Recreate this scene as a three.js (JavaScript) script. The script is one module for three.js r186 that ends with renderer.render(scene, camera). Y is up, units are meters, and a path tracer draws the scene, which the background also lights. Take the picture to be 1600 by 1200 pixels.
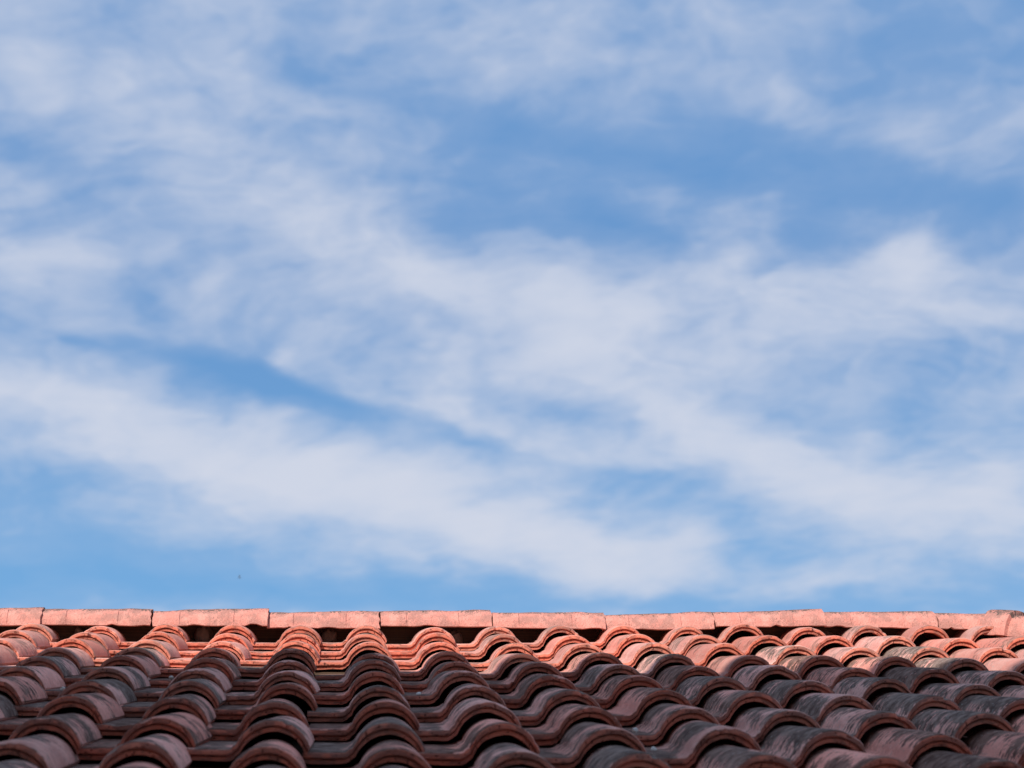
import * as THREE from 'three';
import { mergeGeometries, toCreasedNormals } from 'three/addons/utils/BufferGeometryUtils.js';

// ---------------------------------------------------------------- camera, sky, sun, exposure
const R = THREE.MathUtils.degToRad;
const scene = new THREE.Scene();
const camera = new THREE.PerspectiveCamera(21.39, 4 / 3, 0.05, 3000);
camera.position.set(0.0874, -1.1678, 5.1902);
camera.rotation.order = 'YXZ';
camera.rotation.set(0.3511, -0.0932, -0.0072);
camera.focus = 6.2;
camera.userData.fStop = 8;
const renderer = new THREE.WebGLRenderer();
renderer.toneMapping = THREE.LinearToneMapping;
renderer.toneMappingExposure = 1.1;
renderer.shadowMap.enabled = true;

// small seeded tools
function rng(seed) { let a = seed >>> 0; return () => { a = (a + 0x6D2B79F5) >>> 0; let t = a; t = Math.imul(t ^ (t >>> 15), t | 1); t ^= t + Math.imul(t ^ (t >>> 7), t | 61); return ((t ^ (t >>> 14)) >>> 0) / 4294967296; }; }
const TAB = (() => { const r = rng(77), t = new Float32Array(65536); for (let i = 0; i < 65536; i++) t[i] = r(); return t; })();
function vn(x, y) {                                              // value noise, 0..1
  const xi = Math.floor(x), yi = Math.floor(y), fx = x - xi, fy = y - yi;
  const u = fx * fx * (3 - 2 * fx), v = fy * fy * (3 - 2 * fy);
  const r0 = (yi & 255) << 8, r1 = ((yi + 1) & 255) << 8, a = xi & 255, b = (xi + 1) & 255;
  const p = TAB[r0 + a], q = TAB[r1 + a];
  const top = p + (TAB[r0 + b] - p) * u, bot = q + (TAB[r1 + b] - q) * u;
  return top + (bot - top) * v;
}
function fbm(x, y, n) { let s = 0, a = 0.5, w = 0; for (let i = 0; i < n; i++) { s += a * vn(x, y); w += a; a *= 0.52; const t = x * 1.62 - y * 1.18 + 17.3; y = x * 1.18 + y * 1.62 + 9.1; x = t; } return s / w; }
const clamp = (x, a = 0, b = 1) => Math.min(b, Math.max(a, x));
const sst = (a, b, x) => { const t = clamp((x - a) / (b - a)); return t * t * (3 - 2 * t); };
const mix = (a, b, t) => a + (b - a) * t;

// Sky: clear blue air with cirrus. Banks of cloud (+) and clear lanes (-) stand at
// [azimuth, elevation, half length, half width (degrees), tilt, strength].
const CLOUD_BANKS = [
  [-9.00,28.73,2.95,1.56,-15,0.10], [-5.56,27.12,3.88,1.41,-20,0.12], [-3.14,25.77,3.73,1.51,-20,0.20], [0.25,24.21,3.41,1.25,-30,0.24], [-7.31,24.52,3.87,1.06,-10,0.10], [3.41,22.64,3.96,0.99,-20,0.27],
  [6.53,22.45,3.60,1.08,-5,0.32], [8.63,21.05,4.14,1.08,-10,0.22], [-8.83,22.46,1.93,1.23,0,0.22], [-7.24,23.65,3.52,0.88,-10,-0.04], [-3.78,23.24,1.07,0.25,40,0.14], [-8.59,19.49,3.16,0.79,-5,0.46],
  [-4.48,18.57,3.56,0.89,-15,0.40], [-0.70,17.27,4.66,0.99,-8,0.52], [3.43,16.61,4.50,0.99,-10,0.48], [7.17,15.60,3.59,0.99,-12,0.46], [9.38,14.84,1.97,0.81,10,0.35], [3.42,20.12,0.72,1.44,-70,0.14],
  [3.81,19.04,1.62,0.63,-20,0.20], [7.22,18.29,3.24,0.54,-12,0.36], [10.66,18.92,3.23,0.81,-25,0.42], [13.76,17.27,3.57,0.98,-20,0.42], [16.83,16.56,3.53,1.06,-10,0.42], [19.34,16.48,1.40,1.40,0,0.28],
  [16.32,14.74,3.88,0.71,-5,0.14], [17.76,23.32,1.32,0.79,-20,0.50], [15.04,22.46,4.45,0.98,0,0.25], [12.21,23.52,1.79,0.98,10,0.32], [15.70,21.17,4.44,1.24,-5,0.16], [19.88,22.06,1.58,1.05,0,0.20],
  [5.74,21.29,6.13,1.80,-8,0.10], [13.57,28.15,1.77,0.57,-20,0.36], [17.85,26.39,0.97,0.61,-40,0.16], [19.88,27.49,1.74,1.39,-20,0.02], [20.06,25.56,1.57,0.61,-10,0.02], [9.53,30.37,7.08,0.71,0,0.12],
  [2.14,30.27,1.77,0.18,15,0.10], [0.53,29.18,2.66,1.07,-15,-0.26], [-1.09,29.04,1.06,0.44,0,-0.15], [9.40,26.68,5.00,0.75,-12,-0.40], [14.36,26.68,3.19,0.67,-15,-0.36], [18.66,24.82,3.16,0.67,-10,-0.42],
  [20.86,24.24,1.05,0.70,0,-0.25], [6.77,24.96,2.69,1.08,-20,-0.26], [3.00,24.88,1.44,0.75,-30,-0.34], [5.40,27.29,1.61,0.72,0,-0.18], [14.75,23.91,1.96,0.80,0,-0.32], [9.31,24.18,1.97,0.72,0,-0.16],
  [-3.64,20.40,2.68,0.57,-18,-0.68], [-1.91,19.80,1.97,0.54,-25,-0.58], [0.38,19.00,1.80,0.36,-25,-0.30], [-7.61,21.15,1.23,0.39,-20,-0.25], [3.43,18.32,1.44,0.32,-15,-0.42], [8.34,17.59,2.16,0.23,-10,-0.34],
  [9.83,16.94,0.81,0.23,-15,-0.22], [8.36,25.46,5.38,1.97,-5,-0.16], [10.90,15.87,0.72,1.07,20,0.12], [-9.24,14.37,5.22,1.22,5,-0.55], [-8.71,16.58,2.28,0.70,-5,-0.35], [-2.08,14.57,6.23,0.71,-3,-0.42],
  [-6.32,15.74,2.65,0.35,0,-0.15], [12.03,16.22,1.61,0.43,-25,-0.16], [12.16,15.11,1.43,0.54,-10,-0.16], [5.29,13.92,10.75,0.45,-3,-0.35], [14.45,13.69,5.31,0.44,0,-0.25], [-8.33,25.49,2.63,0.61,-30,-0.26],
  [-9.71,26.06,1.04,0.52,0,-0.15], [-3.86,24.75,0.89,0.64,0,-0.20], [-6.21,22.48,1.24,0.71,-20,-0.30], [15.41,19.76,2.67,0.98,0,-0.14], [19.20,18.78,1.40,1.76,0,-0.20], [7.24,19.19,1.08,0.32,-10,-0.25],
  [1.89,19.93,1.08,0.45,-10,-0.15], [17.09,28.82,2.63,1.05,0,-0.18], [18.91,27.42,3.14,1.92,-10,-0.10], [-1.75,20.47,0.45,0.90,-30,0.12], [-5.15,20.59,0.53,0.36,0,0.12], [-0.87,22.56,2.69,0.32,-25,-0.12],
];
function makeSky(w, h) {
  const data = new Float32Array(w * h * 4);
  const banks = CLOUD_BANKS.map(([az, el, a, b, t, s]) => ({ az, el, a, b, s, c: Math.cos(R(t)), n: Math.sin(R(t)), ce: Math.cos(R(el)), reach: 2.4 * Math.max(a, b) }));
  for (let j = 0; j < h; j++) {
    const el = ((j + 0.5) / h - 0.5) * 180, sy = Math.sin(R(Math.max(el, 0))), cy = Math.cos(R(el));
    for (let i = 0; i < w; i++) {
      const k = (j * w + i) * 4, ph = ((i + 0.5) / w - 0.5) * 2 * Math.PI;
      let r, g, b;
      if (el < -1) { r = 0.30; g = 0.33; b = 0.36; } else {
        const dx = Math.cos(ph) * cy, dz = Math.sin(ph) * cy;
        const az = Math.atan2(dx, -dz) * 180 / Math.PI;
        // the cirrus deck seen in perspective
        const q = 1 / (sy + 0.16), px = dx * q * 4, pz = dz * q * 4;
        const wx = fbm(px * 0.9 + 3.1, pz * 0.9 + 7.7, 4) - 0.5, wz = fbm(px * 0.9 + 31.7, pz * 0.9 + 57.1, 4) - 0.5;
        // large scale cover
        const fx = fbm(px * 2.6 + 11, pz * 2.6 + 5, 4) - 0.5, fz = fbm(px * 2.6 + 71, pz * 2.6 + 45, 4) - 0.5;
        const A = az + wx * 2.0 + fx * 2.0, E = el + wz * 1.0 + fz * 1.2;
        let d = 0;
        const away = Math.hypot((az - 5.3) / 19, (el - 21) / 13);
        if (away < 1.8) for (const m of banks) {
          const ex = (A - m.az) * m.ce, ey = E - m.el;
          if (Math.abs(ex) > m.reach || Math.abs(ey) > m.reach) continue;
          const u = (ex * m.c + ey * m.n) / m.a, v = (-ex * m.n + ey * m.c) / m.b, e = u * u + v * v;
          if (e < 5.5) d += m.s * (Math.exp(-e) - 0.004);
        }
        const big = fbm(px * 0.55 + wx * 1.5 + 2.2, pz * 0.8 + wz * 1.5 + 40.5, 4) - 0.5;
        d = d * 0.84 + 0.41 + big * mix(0.25, 1.5, sst(0.75, 1.5, away));
        // soft mottled veil, with fibres drawn out along the wind
        const sx = px * 0.93 + pz * 0.36 + wx * 0.9, sz = -px * 0.36 + pz * 0.93 + wz * 0.7;
        const fib = fbm(sx * 2.2 + fx * 0.8, sz * 5.5 + fz * 1.2, 5) - 0.5;
        const fine = fbm(sx * 9 + fx * 1.5, sz * 20 + fz * 1.5, 4) - 0.5;
        const mott = fbm(px * 3.1 + fx * 1.2 + 8, pz * 4.6 + fz * 1.2, 6) - 0.5;
        const ahead = sst(150, 110, Math.abs(az)), ga = az * cy;
        const puff = mix(fbm(px * 8 + 60, pz * 11 + 20, 6), fbm(ga * 0.55 + el * 0.16 + wx * 2 + 300, el * 0.85 - ga * 0.2 + wz * 2 + 90, 6), ahead) - 0.5;
        const curl = (fbm(ga * 1.3 + fx * 5 + 500, el * 1.1 + fz * 5 + 30, 5) - 0.5) * ahead;
        const body = clamp(d), tear = 0.62 + 1.3 * body * (1.1 - body);
        d += (fib * 0.26 + fine * 0.16 + mott * 0.34 + puff * 0.46 + curl * 0.26) * tear;
        d = d < 0.16 ? 0.16 - (0.16 - d) * 0.45 : d; d = clamp(d, 0, 1.25); d = d < 0.8 ? d : 0.8 + (d - 0.8) * 0.62;
        const low = 1 - sst(11, 24, el), t = 0.02 + 0.98 * mix(clamp(d), sst(0.0, 1.0, d), 0.35);
        const br = mix(0.130, 0.175, low), bg = mix(0.305, 0.415, low), bb = mix(0.61, 0.74, low);
        r = mix(br, 0.62, t); g = mix(bg, 0.668, t); b = mix(bb, 0.79, t);
        const hz = 1 - sst(-1, 8, el); r = mix(r, 0.50, hz); g = mix(g, 0.60, hz); b = mix(b, 0.74, hz);
      }
      data[k] = r * 0.91; data[k + 1] = g * 0.91; data[k + 2] = b * 0.91; data[k + 3] = 1;
    }
  }
  const t = new THREE.DataTexture(data, w, h, THREE.RGBAFormat, THREE.FloatType);
  t.mapping = THREE.EquirectangularReflectionMapping; t.magFilter = t.minFilter = THREE.LinearFilter; t.needsUpdate = true;
  return t;
}
scene.background = makeSky(4096, 3072);
scene.environment = scene.background;

const SUN_EL = R(36), SUN_AZ = R(24);                            // sun behind the viewer, to the left
const sunDir = new THREE.Vector3(-Math.sin(SUN_AZ) * Math.cos(SUN_EL), Math.sin(SUN_EL), Math.cos(SUN_AZ) * Math.cos(SUN_EL));
const sun = new THREE.DirectionalLight(new THREE.Color(1.0, 0.945, 0.88), 4.9);
sun.position.copy(sunDir).multiplyScalar(30); sun.target.position.set(0, 0, 0);
sun.castShadow = true; sun.shadow.mapSize.set(4096, 4096);
Object.assign(sun.shadow.camera, { left: -9, right: 9, top: 9, bottom: -9, near: 1, far: 80 });
scene.add(sun, sun.target);

// ---------------------------------------------------------------- helpers
const taken = new Map();
function numbered(name) { const n = taken.get(name) ?? 0; taken.set(name, n + 1); return n ? name + '_' + String(n).padStart(3, '0') : name; }
function obj(name, geometry, material, parent = scene) {
  const m = new THREE.Mesh(geometry, material); m.name = numbered(name); m.castShadow = m.receiveShadow = true; parent.add(m); return m;
}
function byteTexture(w, h, fill, srgb, repeat) {
  const d = new Uint8Array(w * h * 4), c = [0, 0, 0];
  for (let j = 0; j < h; j++) for (let i = 0; i < w; i++) { fill(i, j, c); const k = (j * w + i) * 4; d[k] = c[0]; d[k + 1] = c[1]; d[k + 2] = c[2]; d[k + 3] = 255; }
  return asTexture(d, w, h, srgb, repeat);
}
function asTexture(d, w, h, srgb, repeat) {
  const t = new THREE.DataTexture(d, w, h); t.magFilter = THREE.LinearFilter; t.minFilter = THREE.LinearFilter;
  if (srgb) t.colorSpace = THREE.SRGBColorSpace;
  if (repeat) t.wrapS = t.wrapT = THREE.RepeatWrapping;
  t.needsUpdate = true; return t;
}
const toS = (l) => 255 * (l <= 0.0031308 ? 12.92 * l : 1.055 * Math.pow(clamp(l), 1 / 2.4) - 0.055);

// ---------------------------------------------------------------- clay: atlases of stained tile faces, 1 px = 1 mm
const CELL_W = 0.34, CELL_H = 0.5, COLS = 6, ROWS = 4, PX = 2048, M = 0.001;
// linear base colours
const CLAY = [0.58, 0.240, 0.190], PALE = [0.66, 0.335, 0.268], LIP = [0.62, 0.185, 0.122], ROSE = [0.86, 0.420, 0.335], SOOT = [0.098, 0.060, 0.048], GREY = [0.30, 0.195, 0.155], RAW = [0.56, 0.20, 0.12];
function makeAtlas(seed, styleOf) {
  const col = new Uint8Array(PX * PX * 4).fill(255), bmp = new Uint8Array(PX * PX * 4).fill(255);
  for (let cy = 0; cy < ROWS; cy++) for (let cx = 0; cx < COLS; cx++) {
    const n = cy * COLS + cx, st = styleOf(n), r = rng(seed * 1000 + n), ox = r() * 200, oy = r() * 200;
    const hue = (r() - 0.5) * 0.26, tone = 0.80 + r() * 0.34, crest = 0.15 + (r() - 0.5) * 0.05, drift = r();
    for (let j = 0; j < 500; j++) for (let i = 0; i < 340; i++) {
      const u = i * M, v = j * M, X = u * 100 + ox, Y = v * 100 + oy;     // centimetres
      const grain = vn(X * 9, Y * 9), mid = fbm(X * 1.1, Y * 1.1, 4), coarse = fbm(X * 0.16 + 50, Y * 0.12, 3);
      let cr, cg, cb, bump = 0.55 + (grain - 0.5) * 0.16 + (mid - 0.5) * 0.5;
      if (v < 0.402) {
        const p = clamp(0.25 + (coarse - 0.5) * 1.6 + (mid - 0.5) * 1.3);
        const F = st.rose ? ROSE : PALE; cr = mix(CLAY[0], F[0], clamp(p + st.rose)); cg = mix(CLAY[1], F[1], clamp(p + st.rose)); cb = mix(CLAY[2], F[2], clamp(p + st.rose));
        // black film: thick on the crest, running down the flanks in streaks across the tile
        const run = fbm(X * 0.33 + (mid - 0.5) * 1.4, Y * 0.85 + X * 0.16, 5), rag = fbm(X * 0.9, Y * 2.3, 5);
        const patch = fbm(X * 0.13 + 9, Y * 0.085 + 3, 3);
        const onCrest = Math.exp(-(((u - crest - (patch - 0.5) * 0.08) / 0.055) ** 2));
        const inPan = sst(0.085, 0.055, u + (run - 0.5) * 0.05);
        let k = st.film - 0.5 + (run - 0.5) * 1.25 + (rag - 0.5) * 1.1 + (patch - 0.5) * 2.0 + onCrest * 0.5 * st.crest + inPan * st.pan;
        k = sst(-0.035, 0.055, k) * st.max;
        const g2 = clamp(0.2 + (fbm(X * 0.5 + 80, Y * 0.5, 4) - 0.4) * 2.2);
        cr = mix(cr, mix(SOOT[0], GREY[0], g2), k); cg = mix(cg, mix(SOOT[1], GREY[1], g2), k); cb = mix(cb, mix(SOOT[2], GREY[2], g2), k);
        // small dark specks and pale crusts of lichen
        const sp = vn(X * 3.1 + 7, Y * 3.1); if (sp > 0.86) { const s = (sp - 0.86) * 3.2 * st.speck; cr = mix(cr, 0.10, s); cg = mix(cg, 0.085, s); cb = mix(cb, 0.075, s); }
        const li = fbm(X * 1.7 + 33, Y * 1.7 + 12, 3); if (li > 0.69) { const s = clamp((li - 0.69) * 9) * 0.55 * st.speck; cr = mix(cr, 0.42, s); cg = mix(cg, 0.36, s); cb = mix(cb, 0.31, s); bump += 0.12 * s; }
        const pt = vn(X * 2.4 + 61, Y * 2.4 + 3); if (pt > 0.90) { bump -= (pt - 0.90) * 4; cr *= 0.8; cg *= 0.78; cb *= 0.78; }
        bump += k * (rag - 0.5) * 0.25;
      } else {
        const p = fbm(X * 0.4, Y * 2.5, 4), deep = sst(0.40, 0.45, v);
        cr = LIP[0]; cg = LIP[1]; cb = LIP[2];
        const q = clamp((p - 0.35) * 1.5); cr = mix(cr, 0.60, q * 0.5); cg = mix(cg, 0.27, q * 0.5); cb = mix(cb, 0.19, q * 0.5);
        const dirt = sst(0.45, 0.75, fbm(X * 0.5 + 5, Y * 1.3, 4) + st.lip * 0.22 * (1 - deep));
        cr = mix(cr, 0.20, dirt * 0.7); cg = mix(cg, 0.10, dirt * 0.7); cb = mix(cb, 0.08, dirt * 0.7);
        const pit = vn(X * 2.2, Y * 2.6); if (pit > 0.87) { cr *= 0.45; cg *= 0.42; cb *= 0.42; bump -= 0.4; }
      }
      const w = tone * (0.93 + grain * 0.14), px = cx * 340 + i, py = cy * 500 + j, o = (py * PX + px) * 4;
      col[o] = toS(cr * w); col[o + 1] = toS(cg * w * (1 + hue)); col[o + 2] = toS(cb * w * (1 + hue * 1.3));
      const h = 255 * clamp(bump); bmp[o] = bmp[o + 1] = bmp[o + 2] = h;
    }
  }
  return new THREE.MeshPhysicalMaterial({ map: asTexture(col, PX, PX, true), bumpMap: asTexture(bmp, PX, PX), bumpScale: 0.0036, roughness: 0.95, specularIntensity: 0.12 });
}
const CLEAN = { rose: 0, film: 0.15, crest: 0.2, pan: 0.05, max: 0.6, speck: 1.2, lip: 0 };
const WORN = { rose: 0, film: 0.24, crest: 0.45, pan: 0.2, max: 0.75, speck: 1, lip: 0.3 };
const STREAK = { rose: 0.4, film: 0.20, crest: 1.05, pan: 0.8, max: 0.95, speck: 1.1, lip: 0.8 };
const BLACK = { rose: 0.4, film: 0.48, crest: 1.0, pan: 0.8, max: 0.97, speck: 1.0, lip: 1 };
const clayLight = makeAtlas(11, (n) => (n % 3 === 2 ? WORN : CLEAN));
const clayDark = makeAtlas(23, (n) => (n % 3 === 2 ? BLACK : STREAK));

// ---------------------------------------------------------------- one interlocking tile: flat pan + barrel, thick double front lip
const BR = 0.0685, PAN = -0.0535;                                 // crest at y = 0, front at z = 0, tail at z = -0.40
const PROFILE = (() => {
  const p = [];
  for (const x of [-0.150, -0.128, -0.106, -0.086]) p.push([x, PAN]);
  p.push([-0.0765, PAN + 0.0004], [-0.0718, PAN + 0.0026], [-0.0692, PAN + 0.0062]);
  for (let a = 159; a >= 18; a -= 7.4) p.push([Math.cos(R(a)) * BR, Math.sin(R(a)) * BR - BR]);
  return p;
})();
const SECTION = [[0, -0.40], [0, -0.33], [0, -0.26], [0, -0.19], [0, -0.12], [0, -0.07], [0, -0.03], [0, -0.012], [0.0004, -0.004], [0.0018, -0.0012], [0.0038, 0], [0.0100, 0], [0.0116, -0.0014], [0.0120, -0.0090], [0.0138, -0.0090], [0.0150, -0.0055], [0.0218, -0.0060], [0.0230, -0.034], [0.014, -0.044], [0.012, -0.40]];
function tileGeometry(n, chipped) {
  const r = rng(500 + n), NP = PROFILE.length, NS = SECTION.length, seed = r() * 90;
  const cx = n % COLS, cy = Math.floor(n / COLS) % ROWS;
  const pos = [], uv = [], idx = [];
  const len = [0]; for (let i = 1; i < NP; i++) len.push(len[i - 1] + Math.hypot(PROFILE[i][0] - PROFILE[i - 1][0], PROFILE[i][1] - PROFILE[i - 1][1]));
  const chips = []; for (let c = 0; c < chipped + 1; c++) chips.push([0.02 + r() * 0.23, 0.005 + r() * 0.014, 0.003 + r() * 0.009]);
  const squash = 0.97 + r() * 0.06, fat = 0.98 + r() * 0.05;
  for (let i = 0; i < NP; i++) {
    const a = PROFILE[Math.max(0, i - 1)], b = PROFILE[Math.min(NP - 1, i + 1)], L = Math.hypot(b[0] - a[0], b[1] - a[1]);
    const nx = -(b[1] - a[1]) / L * 0.38, ny = mix((b[0] - a[0]) / L, 1, 0.62), s = len[i];   // the thickness hangs mostly straight down: the lip thins out on the flanks
    const wob = (fbm(s * 22 + seed, seed, 2) - 0.5) * 0.006, edge = (fbm(s * 90 + seed, seed + 5, 3) - 0.5) * 0.0035;
    const lipN = fbm(s * 34 + seed * 3, seed, 3); let bite = 0; for (const [cs, cw, cd] of chips) bite = Math.max(bite, cd * sst(cw, cw * 0.35, Math.abs(s - cs)));
    for (let k = 0; k < NS; k++) {
      let [off, t] = SECTION[k]; const front = sst(-0.05, -0.005, t);
      if (k >= 7 && k <= 12) { t += edge; if (k <= 11) { t -= bite; off += bite * 0.35; } }
      t += wob * front; if (k >= 11 && k <= 17) off *= 0.88 + 0.24 * lipN;
      const ease = sst(-0.40, -0.02, t), taper = mix(0.955, 1, ease) * (0.99 + 0.02 * vn(t * 14 + seed, s * 9)), narrow = mix(0.895, 1, ease);
      let x = PROFILE[i][0] - nx * off, y = PROFILE[i][1] - ny * off;
      const isPan = x < -0.076 ? 1 : 0;
      x = isPan && t > -0.03 ? x : x < -0.09 ? x : 0.066 - (0.066 - x) * mix(1, narrow * fat, sst(-0.09, -0.062, x)); y = PAN + (y - PAN) * (y > PAN ? taper * squash : 1);
      pos.push(x, y, t);
      const vv = k <= 9 ? 0.40 + SECTION[k][1] : k <= 17 ? 0.402 + (k - 9) * 0.0055 : 0.455 + (k - 17) * 0.015;
      uv.push((cx * 340 + 6 + s * 1000 + (k > 16 ? 0 : 0)) / PX, (cy * 500 + 3 + vv * 1000) / PX);
    }
  }
  for (let i = 0; i < NP - 1; i++) for (let k = 0; k < NS; k++) {
    const k2 = (k + 1) % NS, a = i * NS + k, b = i * NS + k2, c = (i + 1) * NS + k, d = (i + 1) * NS + k2;
    idx.push(a, b, c, b, d, c);
  }
  const shape = SECTION.map(([o, t]) => new THREE.Vector2(t, -o)), tri = THREE.ShapeUtils.triangulateShape(shape, []);
  for (const [a, b, c] of tri) { idx.push(a, c, b); const e = (NP - 1) * NS; idx.push(e + a, e + b, e + c); }
  const g = new THREE.BufferGeometry();
  g.setAttribute('position', new THREE.Float32BufferAttribute(pos, 3)); g.setAttribute('uv', new THREE.Float32BufferAttribute(uv, 2)); g.setIndex(idx);
  return toCreasedNormals(g, R(38));
}
const lightTiles = [], darkTiles = [];
for (let n = 0; n < 24; n++) { lightTiles.push(tileGeometry(n, n % 2 ? 3 : 1)); darkTiles.push(tileGeometry(n + 24, n % 4 === 1 ? 2 : n % 4 === 3 ? 1 : 0)); }

// ---------------------------------------------------------------- the roof
const SLOPE = R(17), GAUGE = 0.3385, PITCH = 0.2, cosS = Math.cos(SLOPE), sinS = Math.sin(SLOPE);
const onRoof = (x, n, t) => new THREE.Vector3(x, -t * sinS + n * cosS, t * cosS + n * sinS);   // x along the ridge, n off the slope, t down the slope
// the old roof sags and its courses wander a little
const DX = [0.0032, 0.0016, 0.0005, -0.0076, -0.0033, -0.0031, 0.0044, -0.0159, 0.0058, -0.0049], DN = [0.0002, 0.0041, -0.0020, -0.0073, -0.0043, -0.0190, 0.0053, -0.0040, -0.0067, -0.0023];
function sag(w, c, r) {
  c = clamp((c - 3) / 7, -1.1, 1.1); r = clamp((r - 5.5) / 4.5, -1, 1.05);
  let s = 0, k = 0; for (let i = 0; i < 4; i++) for (let j = 0; i + j <= 3; j++) s += w[k++] * c ** i * r ** j;
  return s;
}
const HIP_X = 2.20, RIDGE_Z = -1.187;
const roof = new THREE.Group(); roof.name = 'tiled_roof'; scene.add(roof);
roof.userData = { label: 'old terracotta roof of barrel tiles with a ridge against the sky', category: 'roof' };
const rt = rng(4242);
function placeTile(m, c, row) {
  const big = rt() < 0.16 ? 2.4 : 1;
  const t = (row - 4) * GAUGE + (rt() - 0.5) * 0.022 * big;
  m.position.copy(onRoof(c * PITCH + sag(DX, c, row) + (rt() - 0.5) * 0.008 * big, sag(DN, c, row) + (rt() - 0.5) * 0.005 * big, t));
  m.rotation.set(SLOPE - 0.076 + (rt() - 0.5) * 0.014, (rt() - 0.5) * 0.045 * big, (rt() - 0.5) * 0.03 * big);
}
let hidden = 0; const unseen = [];
for (let row = 1; row <= 20; row++) for (let c = -9; c <= 16; c++) {
  const z = (row - 4) * GAUGE * cosS;
  if (c * PITCH > HIP_X + (z - RIDGE_Z) - 0.12) continue;         // the hip cuts the courses off
  const k = (row * 7 + c * 5 + Math.floor(rt() * 3) + 240) % 24;
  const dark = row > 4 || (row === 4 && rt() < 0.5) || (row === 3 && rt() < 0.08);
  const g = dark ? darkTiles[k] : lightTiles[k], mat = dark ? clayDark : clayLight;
  const inPicture = row <= 12 && c >= -7 && c <= 13;
  if (inPicture) placeTile(obj('roof_tile', g, mat, roof), c, row);
  else { const m = new THREE.Object3D(); placeTile(m, c, row); m.updateMatrix(); unseen.push(g.clone().applyMatrix4(m.matrix)); unseen[unseen.length - 1].userData.dark = dark; }
}
{ // tiles beyond the picture's edges
  const dk = unseen.filter((g) => g.userData.dark);
  const rest = obj('roof_tiles_beyond', mergeGeometries(dk), clayDark, roof); rest.userData.kind = 'stuff';
  const lt = unseen.filter((g) => !g.userData.dark);
  const rest2 = obj('roof_tiles_beyond', mergeGeometries(lt), clayLight, roof); rest2.userData.kind = 'stuff';
}

// boards under the tiles, ridge beam and mortar seen in the dark under the ridge
const woodTex = byteTexture(256, 256, (i, j, c) => { const g = fbm(i * 0.03, j * 0.4, 4), k = 0.6 + g * 0.7; c[0] = 96 * k; c[1] = 76 * k; c[2] = 60 * k; }, true, true);
const wood = new THREE.MeshStandardMaterial({ map: woodTex, roughness: 0.9 });
function box(w, h, d) { return new THREE.BoxGeometry(w, h, d); }
{
  const deck = obj('roof_deck', box(5.2, 0.02, 6.6), wood, roof); deck.position.copy(onRoof(-0.25, -0.13, 2.05)); deck.rotation.x = SLOPE;
  const back = obj('roof_deck', box(5.2, 0.02, 3.0), wood, roof); back.position.set(-0.25, 0.25 - 0.44 + 0.02, RIDGE_Z - 1.44); back.rotation.x = -SLOPE;
  const beam = obj('ridge_beam', box(4.7, 0.20, 0.05), wood, roof); beam.position.set(-0.1, 0.272, RIDGE_Z - 0.03);
  for (let k = 0; k < 4; k++) { const b = obj('tile_batten', box(5.0, 0.03, 0.045), wood, roof); b.position.copy(onRoof(-0.3, -0.105, -1.06 + k * GAUGE - 0.32)); b.rotation.x = SLOPE; }
}

// ---------------------------------------------------------------- ridge tiles
const ridgeMat = (() => {
  const W = 2048, H = 512, bump = new Uint8Array(W * H * 4);
  const map = byteTexture(W, H, (i, j, c) => {
    const X = i * 0.2, Y = j * 0.2;
    const grain = vn(X * 4.5, Y * 4.5), mid = fbm(X * 0.7, Y * 0.7, 4), coarse = fbm(X * 0.10 + 20, Y * 0.16, 4), p = clamp(0.2 + (coarse - 0.5) * 1.5 + (mid - 0.5));
    let r = mix(CLAY[0], PALE[0], p), g = mix(CLAY[1], PALE[1], p), b = mix(CLAY[2], PALE[2], p);
    // grey brown crust that eats through the pink face in speckles
    const crust = sst(0.50, 0.60, fbm(X * 0.09 + 4, Y * 0.13 + 60, 3) + (fbm(X * 1.6, Y * 1.6, 4) - 0.5) * 0.55);
    r = mix(r, 0.38, crust * 0.72); g = mix(g, 0.19, crust * 0.72); b = mix(b, 0.155, crust * 0.72);
    // ragged blackish band painted along the top of the caps
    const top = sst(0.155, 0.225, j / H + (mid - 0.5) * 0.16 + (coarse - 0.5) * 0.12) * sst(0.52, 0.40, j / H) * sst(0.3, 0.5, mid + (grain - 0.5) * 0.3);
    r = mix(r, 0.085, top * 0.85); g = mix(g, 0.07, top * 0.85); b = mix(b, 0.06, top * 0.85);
    const sp = vn(X * 1.9 + 3, Y * 1.9 + 8), s = sp > 0.84 ? clamp((sp - 0.84) * 7) : 0; r = mix(r, 0.09, s * 0.8); g = mix(g, 0.07, s * 0.8); b = mix(b, 0.065, s * 0.8);
    const w = 0.92 + grain * 0.16; c[0] = toS(r * w); c[1] = toS(g * w); c[2] = toS(b * w);
    const k = (j * W + i) * 4; bump[k] = bump[k + 1] = bump[k + 2] = 255 * clamp(0.5 + (mid - 0.5) * 0.8 + (grain - 0.5) * 0.2 - s * 0.4 + crust * 0.1);
  }, true, true);
  return new THREE.MeshPhysicalMaterial({ map, bumpMap: asTexture(bump, W, H, false, true), bumpScale: 0.003, roughness: 0.95, specularIntensity: 0.12 });
})();
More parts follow.
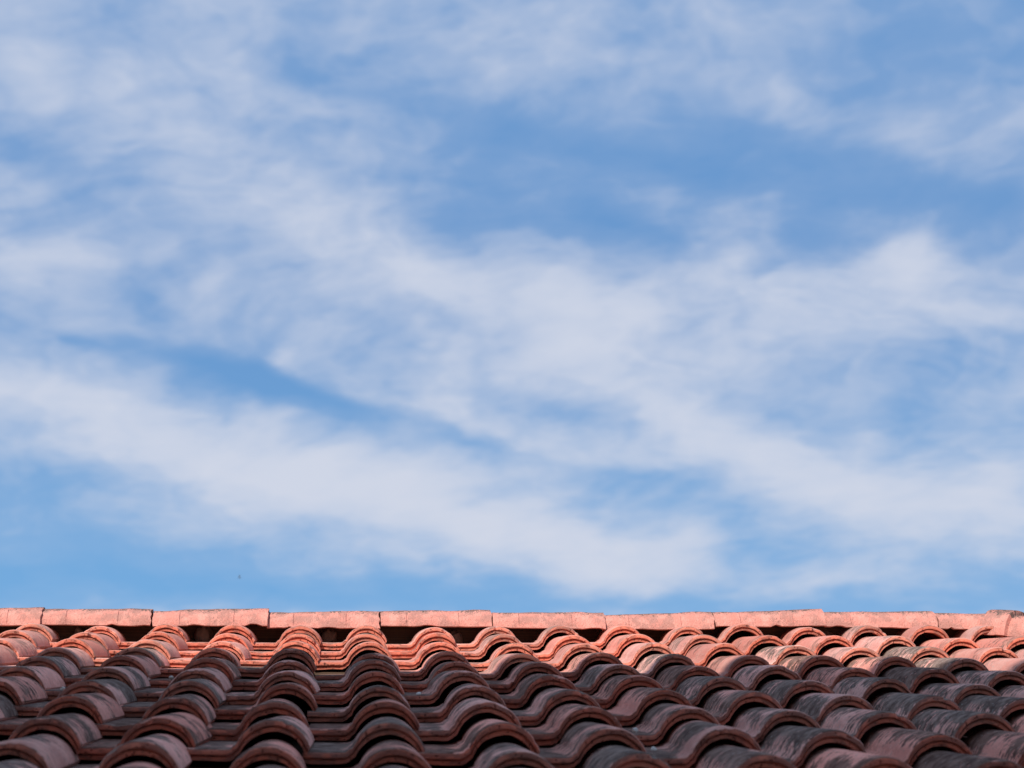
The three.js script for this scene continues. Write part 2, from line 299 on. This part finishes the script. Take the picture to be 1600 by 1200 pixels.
// a half round cap: axis along +x from 0 to len, foot of the near side at (y = 0, z = 0), far foot at z = -2 * half
function capGeometry(n, len, half, high, ribs, wide = 1.06, collar = 0) {
  const r = rng(900 + n), NA = 18, xs = [], seed = r() * 60, th = 0.013;
  for (let x = 0; x <= 1.0001; x += 1 / 20) xs.push(x * len);
  for (const q of ribs) xs.push(q - 0.011, q - 0.008, q + 0.006, q + 0.009);
  if (collar) xs.push(collar - 0.001, collar + 0.002);
  xs.sort((a, b) => a - b);
  const pos = [], uv = [], idx = [], ring = NA * 2 + 2, u0 = r() * 4;
  const chips = [[r() * len, 0.02 + r() * 0.03, 0.002 + r() * 0.003], [r() * len, 0.01 + r() * 0.02, 0.002 + r() * 0.005]];
  xs.forEach((x) => {
    const grow = x < collar ? 1 : mix(collar ? 0.86 : 1, wide, x / len), rib = ribs.some((q) => x > q - 0.0095 && x < q + 0.0075) ? 1 : 0;
    const foot = (fbm(x * 30 + seed, seed, 4) - 0.5) * 0.0035 + chips.reduce((m, [c, w, d]) => Math.max(m, d * sst(w, w * 0.3, Math.abs(x - c))), 0);
    for (let s = 0; s < 2; s++) for (let a = 0; a <= NA; a++) {
      const q = s ? NA - a : a, an = Math.PI * q / NA, ribHere = rib && !s && q >= 1 && q <= 4 ? 0.003 : 0;
      const e = 0.86, cs = Math.sign(Math.cos(an)) * Math.abs(Math.cos(an)) ** e, sn = Math.abs(Math.sin(an)) ** e;
      const wave = (fbm(x * 14 + seed, q * 0.35 + seed, 3) - 0.5) * 0.007;
      const rz = half * grow - (s ? th : 0) + ribHere + wave, ry = high * grow - (s ? th : 0) + ribHere + wave;
      const endJag = (x < 1e-6 || x > len - 1e-6) ? (fbm(q * 0.9 + seed, x * 9, 3) - 0.5) * 0.009 : 0;
      pos.push(x + endJag, sn * ry + (q === 0 ? foot : q === 1 ? foot * 0.4 : 0), cs * rz - half);
      uv.push((x + u0) / 0.4096 / 1.0 * 0.4, (q / NA * 0.26 + (s ? 0.03 : 0)) / 0.1024 * 0.25);
    }
  });
  const NX = xs.length;
  for (let i = 0; i < NX - 1; i++) for (let a = 0; a < ring; a++) { const a2 = (a + 1) % ring, p = i * ring; idx.push(p + a, p + ring + a, p + a2, p + a2, p + ring + a, p + ring + a2); }
  for (const [i, flip] of [[0, 0], [NX - 1, 1]]) for (let a = 0; a < NA; a++) {
    const p = i * ring, A = p + a, B = p + a + 1, C = p + ring - 1 - a, D = p + ring - 2 - a;
    flip ? idx.push(A, C, B, B, C, D) : idx.push(A, B, C, B, D, C);
  }
  const g = new THREE.BufferGeometry();
  g.setAttribute('position', new THREE.Float32BufferAttribute(pos, 3)); g.setAttribute('uv', new THREE.Float32BufferAttribute(uv, 2)); g.setIndex(idx);
  return toCreasedNormals(g, R(35));
}
// joints along the ridge: [x, height of the near foot]
const JOINTS = [[-1.86, 0.300], [-1.50, 0.301], [-1.144, 0.303], [-0.801, 0.306], [-0.456, 0.309], [-0.100, 0.313], [0.254, 0.317], [0.608, 0.321], [0.960, 0.322], [1.321, 0.329], [1.679, 0.339], [2.052, 0.344], [2.255, 0.337]];
for (let k = 0; k < JOINTS.length - 1; k++) {
  const [x0, y0] = JOINTS[k], [x1, y1] = JOINTS[k + 1], len = x1 - x0 + [-0.006, -0.004, 0.004, -0.007, 0.002][k % 5];
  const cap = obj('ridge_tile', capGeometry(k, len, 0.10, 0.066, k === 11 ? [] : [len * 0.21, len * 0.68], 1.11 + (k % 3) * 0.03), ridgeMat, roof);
  cap.position.set(x0, y0 + ((k * 29) % 11 - 5) * 0.0009, -1.087); cap.rotation.z = (y1 - y0 - 0.004) / len + ((k * 17) % 7 - 3) * 0.003; cap.rotation.y = ((k * 37) % 7 - 3) * 0.006;
}
// lumps of old bedding mortar left in some of the openings under the ridge
{
  const mortar = new THREE.MeshStandardMaterial({ color: new THREE.Color(0.24, 0.18, 0.14), roughness: 1 });
  [-3.45, -1.5, 0.42, 2.48, 5.5, 8.55].forEach((c, k) => {
    const g = new THREE.IcosahedronGeometry(1, 3), p = g.attributes.position, sx = 0.018 + (k * 7 % 5) * 0.006, sy = 0.02 + (k * 3 % 4) * 0.006;
    for (let i = 0; i < p.count; i++) { const q = 0.65 + 0.7 * fbm(p.getX(i) * 1.8 + k * 9 + p.getZ(i), p.getY(i) * 1.8 + 40 - p.getZ(i), 3); p.setXYZ(i, p.getX(i) * q * sx, p.getY(i) * q * sy, p.getZ(i) * q * 0.03); }
    g.computeVertexNormals(); const m = obj('mortar_lump', g, mortar, roof);
    m.position.copy(onRoof(c * PITCH, PAN - 0.004, -1.02 - 0.21)); m.rotation.y = k;
  });
}
// hip tiles run down from the ridge's end towards the viewer's right
for (let k = 0; k < 7; k++) {
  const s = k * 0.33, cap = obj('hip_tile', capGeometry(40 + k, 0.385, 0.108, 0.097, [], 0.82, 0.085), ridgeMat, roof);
  cap.position.set(2.155 + s * 0.7, 0.299 - s * 0.7 * Math.tan(SLOPE), -1.0 + s * 0.7);
  cap.rotation.order = 'YZX'; cap.rotation.set(0, -R(44), -Math.atan(Math.tan(SLOPE) * 0.707) + 0.03);
}
{ // mortar the hip tiles are bedded in
  const m = obj('mortar_bed', box(2.9, 0.12, 0.13), new THREE.MeshStandardMaterial({ color: new THREE.Color(0.22, 0.18, 0.15), roughness: 1 }), roof);
  m.rotation.order = 'YZX'; m.rotation.set(0, -R(44), -Math.atan(Math.tan(SLOPE) * 0.707)); m.position.set(3.27, 0.272 - 0.308, -0.07);
}
{ // the slope on the far side of the hip
  const g = new THREE.BufferGeometry(), y = 0.19, d = 6, f = Math.tan(SLOPE) * d;
  g.setAttribute('position', new THREE.Float32BufferAttribute([HIP_X - 0.1, y, RIDGE_Z, HIP_X + d, y - f, RIDGE_Z + d, HIP_X + d, y - f, RIDGE_Z - d, HIP_X - 0.1, y - 0.05, RIDGE_Z, HIP_X + d, y - f - 0.05, RIDGE_Z + d, HIP_X + d, y - f - 0.05, RIDGE_Z - d], 3));
  g.setAttribute('uv', new THREE.Float32BufferAttribute([0, 0, 6, 6, 6, -6, 0, 0, 6, 6, 6, -6], 2));
  g.setIndex([0, 1, 2, 3, 5, 4, 0, 3, 4, 0, 4, 1, 1, 4, 5, 1, 5, 2, 2, 5, 3, 2, 3, 0]); g.computeVertexNormals();
  obj('roof_deck', g, wood, roof);
}

// ---------------------------------------------------------------- the house under the roof, the taller house behind the viewer, the ground
const plasterTex = byteTexture(512, 512, (i, j, c) => { const g = fbm(i * 0.05, j * 0.05, 5), s = vn(i * 0.9, j * 0.9); const k = 0.86 + (g - 0.5) * 0.3 + (s - 0.5) * 0.06; c[0] = 238 * k; c[1] = 230 * k; c[2] = 216 * k; }, true, true);
const plaster = new THREE.MeshStandardMaterial({ map: plasterTex, roughness: 0.95 });
{
  const w = obj('house_wall', box(6.0, 4.2, 7.0), plaster, roof); w.position.set(0.4, -5.1 + 0.2, 1.7);
}
{
  // its eave line throws the shade over the lower courses
  const WALL_Z = 6.2, run = (WALL_Z - 0.01) / Math.cos(SUN_AZ), top = 0.045 + run * Math.tan(SUN_EL);
  const house = new THREE.Group(); house.name = 'taller_house'; scene.add(house); house.position.set(0, -7, WALL_Z);
  house.userData = { label: 'taller plastered house behind the viewer that shades the lower roof', category: 'house' };
  const H = top + 7;
  const body = obj('wall', box(9.0, H - 0.16, 6), plaster, house); body.position.set(-2.3, (H - 0.16) / 2, 3.0 + 0.05);
  const cop = obj('coping', box(9.2, 0.15, 6.2), plaster, house); cop.position.set(-2.3, H - 0.075, 3.1);
}
const soilTex = byteTexture(512, 512, (i, j, c) => { const g = fbm(i * 0.06, j * 0.06, 5), s = vn(i * 0.7, j * 0.7), k = 0.7 + (g - 0.5) * 0.8 + s * 0.3; c[0] = 104 * k; c[1] = 96 * k; c[2] = 72 * k; }, true, true);
soilTex.repeat.set(300, 300);
const ground = obj('ground', new THREE.PlaneGeometry(1600, 1600), new THREE.MeshStandardMaterial({ map: soilTex, roughness: 1 }));
ground.rotation.x = -Math.PI / 2; ground.position.y = -7; ground.userData.kind = 'structure';

// crumbs of pale mortar in the pans
{
  const crumb = new THREE.IcosahedronGeometry(0.0055, 1), p = crumb.attributes.position;
  for (let i = 0; i < p.count; i++) { const k = 0.7 + 0.6 * vn(p.getX(i) * 300 + 9, p.getY(i) * 300 + p.getZ(i) * 170); p.setXYZ(i, p.getX(i) * k, p.getY(i) * k * 0.7, p.getZ(i) * k); }
  crumb.computeVertexNormals();
  const pale = new THREE.MeshStandardMaterial({ color: new THREE.Color(0.72, 0.68, 0.62), roughness: 1 });
  for (const [c, row, dx, dt, note] of [[4, 8, -0.098, -0.10, 'highest of three pale mortar crumbs right of the middle'], [4, 9, -0.092, -0.23, 'middle of three pale mortar crumbs right of the middle'], [5, 9, -0.10, -0.17, 'lowest of three pale mortar crumbs right of the middle'],
    [2, 6, -0.105, -0.05, 'single pale mortar crumb on a shaded pan near the middle'], [-2, 6, -0.10, -0.03, 'leftmost pale mortar crumb in the shaded tile pans'], [-1, 5, -0.088, -0.06, 'pale mortar crumb left of the middle just below the sunlit rows']]) {
    const m = obj('mortar_crumb', crumb, pale); m.position.copy(onRoof(c * PITCH + sag(DX, c, row) + dx, PAN + sag(DN, c, row) + dt * -0.0 + dt * 0.076 + 0.0035, (row - 4) * GAUGE + dt)); m.rotation.set(0.3 * c, row, 0.2);
    m.userData = { label: note, category: 'crumb', group: 'mortar crumbs on the roof' };
  }
}
// a bird far off over the ridge
{
  const body = new THREE.SphereGeometry(1, 12, 8); body.scale(0.035, 0.032, 0.11);
  const tail = new THREE.ConeGeometry(0.03, 0.10, 6); tail.rotateX(-Math.PI / 2); tail.scale(1, 0.4, 1); tail.translate(0, 0, 0.14);
  const wing = (s) => { const g = new THREE.BufferGeometry(); const q = [[0.02, 0.01, -0.05], [0.14, 0.11, -0.07], [0.24, 0.22, 0.02], [0.13, 0.10, 0.03], [0.02, 0.01, 0.05]], v = []; for (const o of [0.004, -0.004]) for (const [x, y, z] of q) v.push(x * s, y + o, z);
    const ix = []; for (let k = 1; k < 4; k++) { ix.push(0, k, k + 1, 5, 5 + k + 1, 5 + k); } for (let k = 0; k < 5; k++) { const n = (k + 1) % 5; ix.push(k, n, 5 + k, n, 5 + n, 5 + k); }
    g.setAttribute('position', new THREE.Float32BufferAttribute(v, 3)); g.setIndex(ix); g.computeVertexNormals(); return g.toNonIndexed(); };
  const strip = (g) => { const h = g.index ? g.toNonIndexed() : g; h.deleteAttribute('uv'); h.deleteAttribute('normal'); return h; };
  const g = mergeGeometries([body, tail, wing(1), wing(-1)].map(strip)); g.computeVertexNormals();
  const bird = obj('flying_bird', g, new THREE.MeshStandardMaterial({ color: new THREE.Color(0.05, 0.045, 0.045), roughness: 0.8 }));
  bird.position.set(camera.position.x - 0.0432 * 190, camera.position.y + 0.2519 * 190, camera.position.z - 0.9668 * 190); bird.rotation.set(0.2, 1.1, 0.75);
  bird.userData = { label: 'tiny dark bird flying far off above the ridge', category: 'bird' };
}

renderer.render(scene, camera);
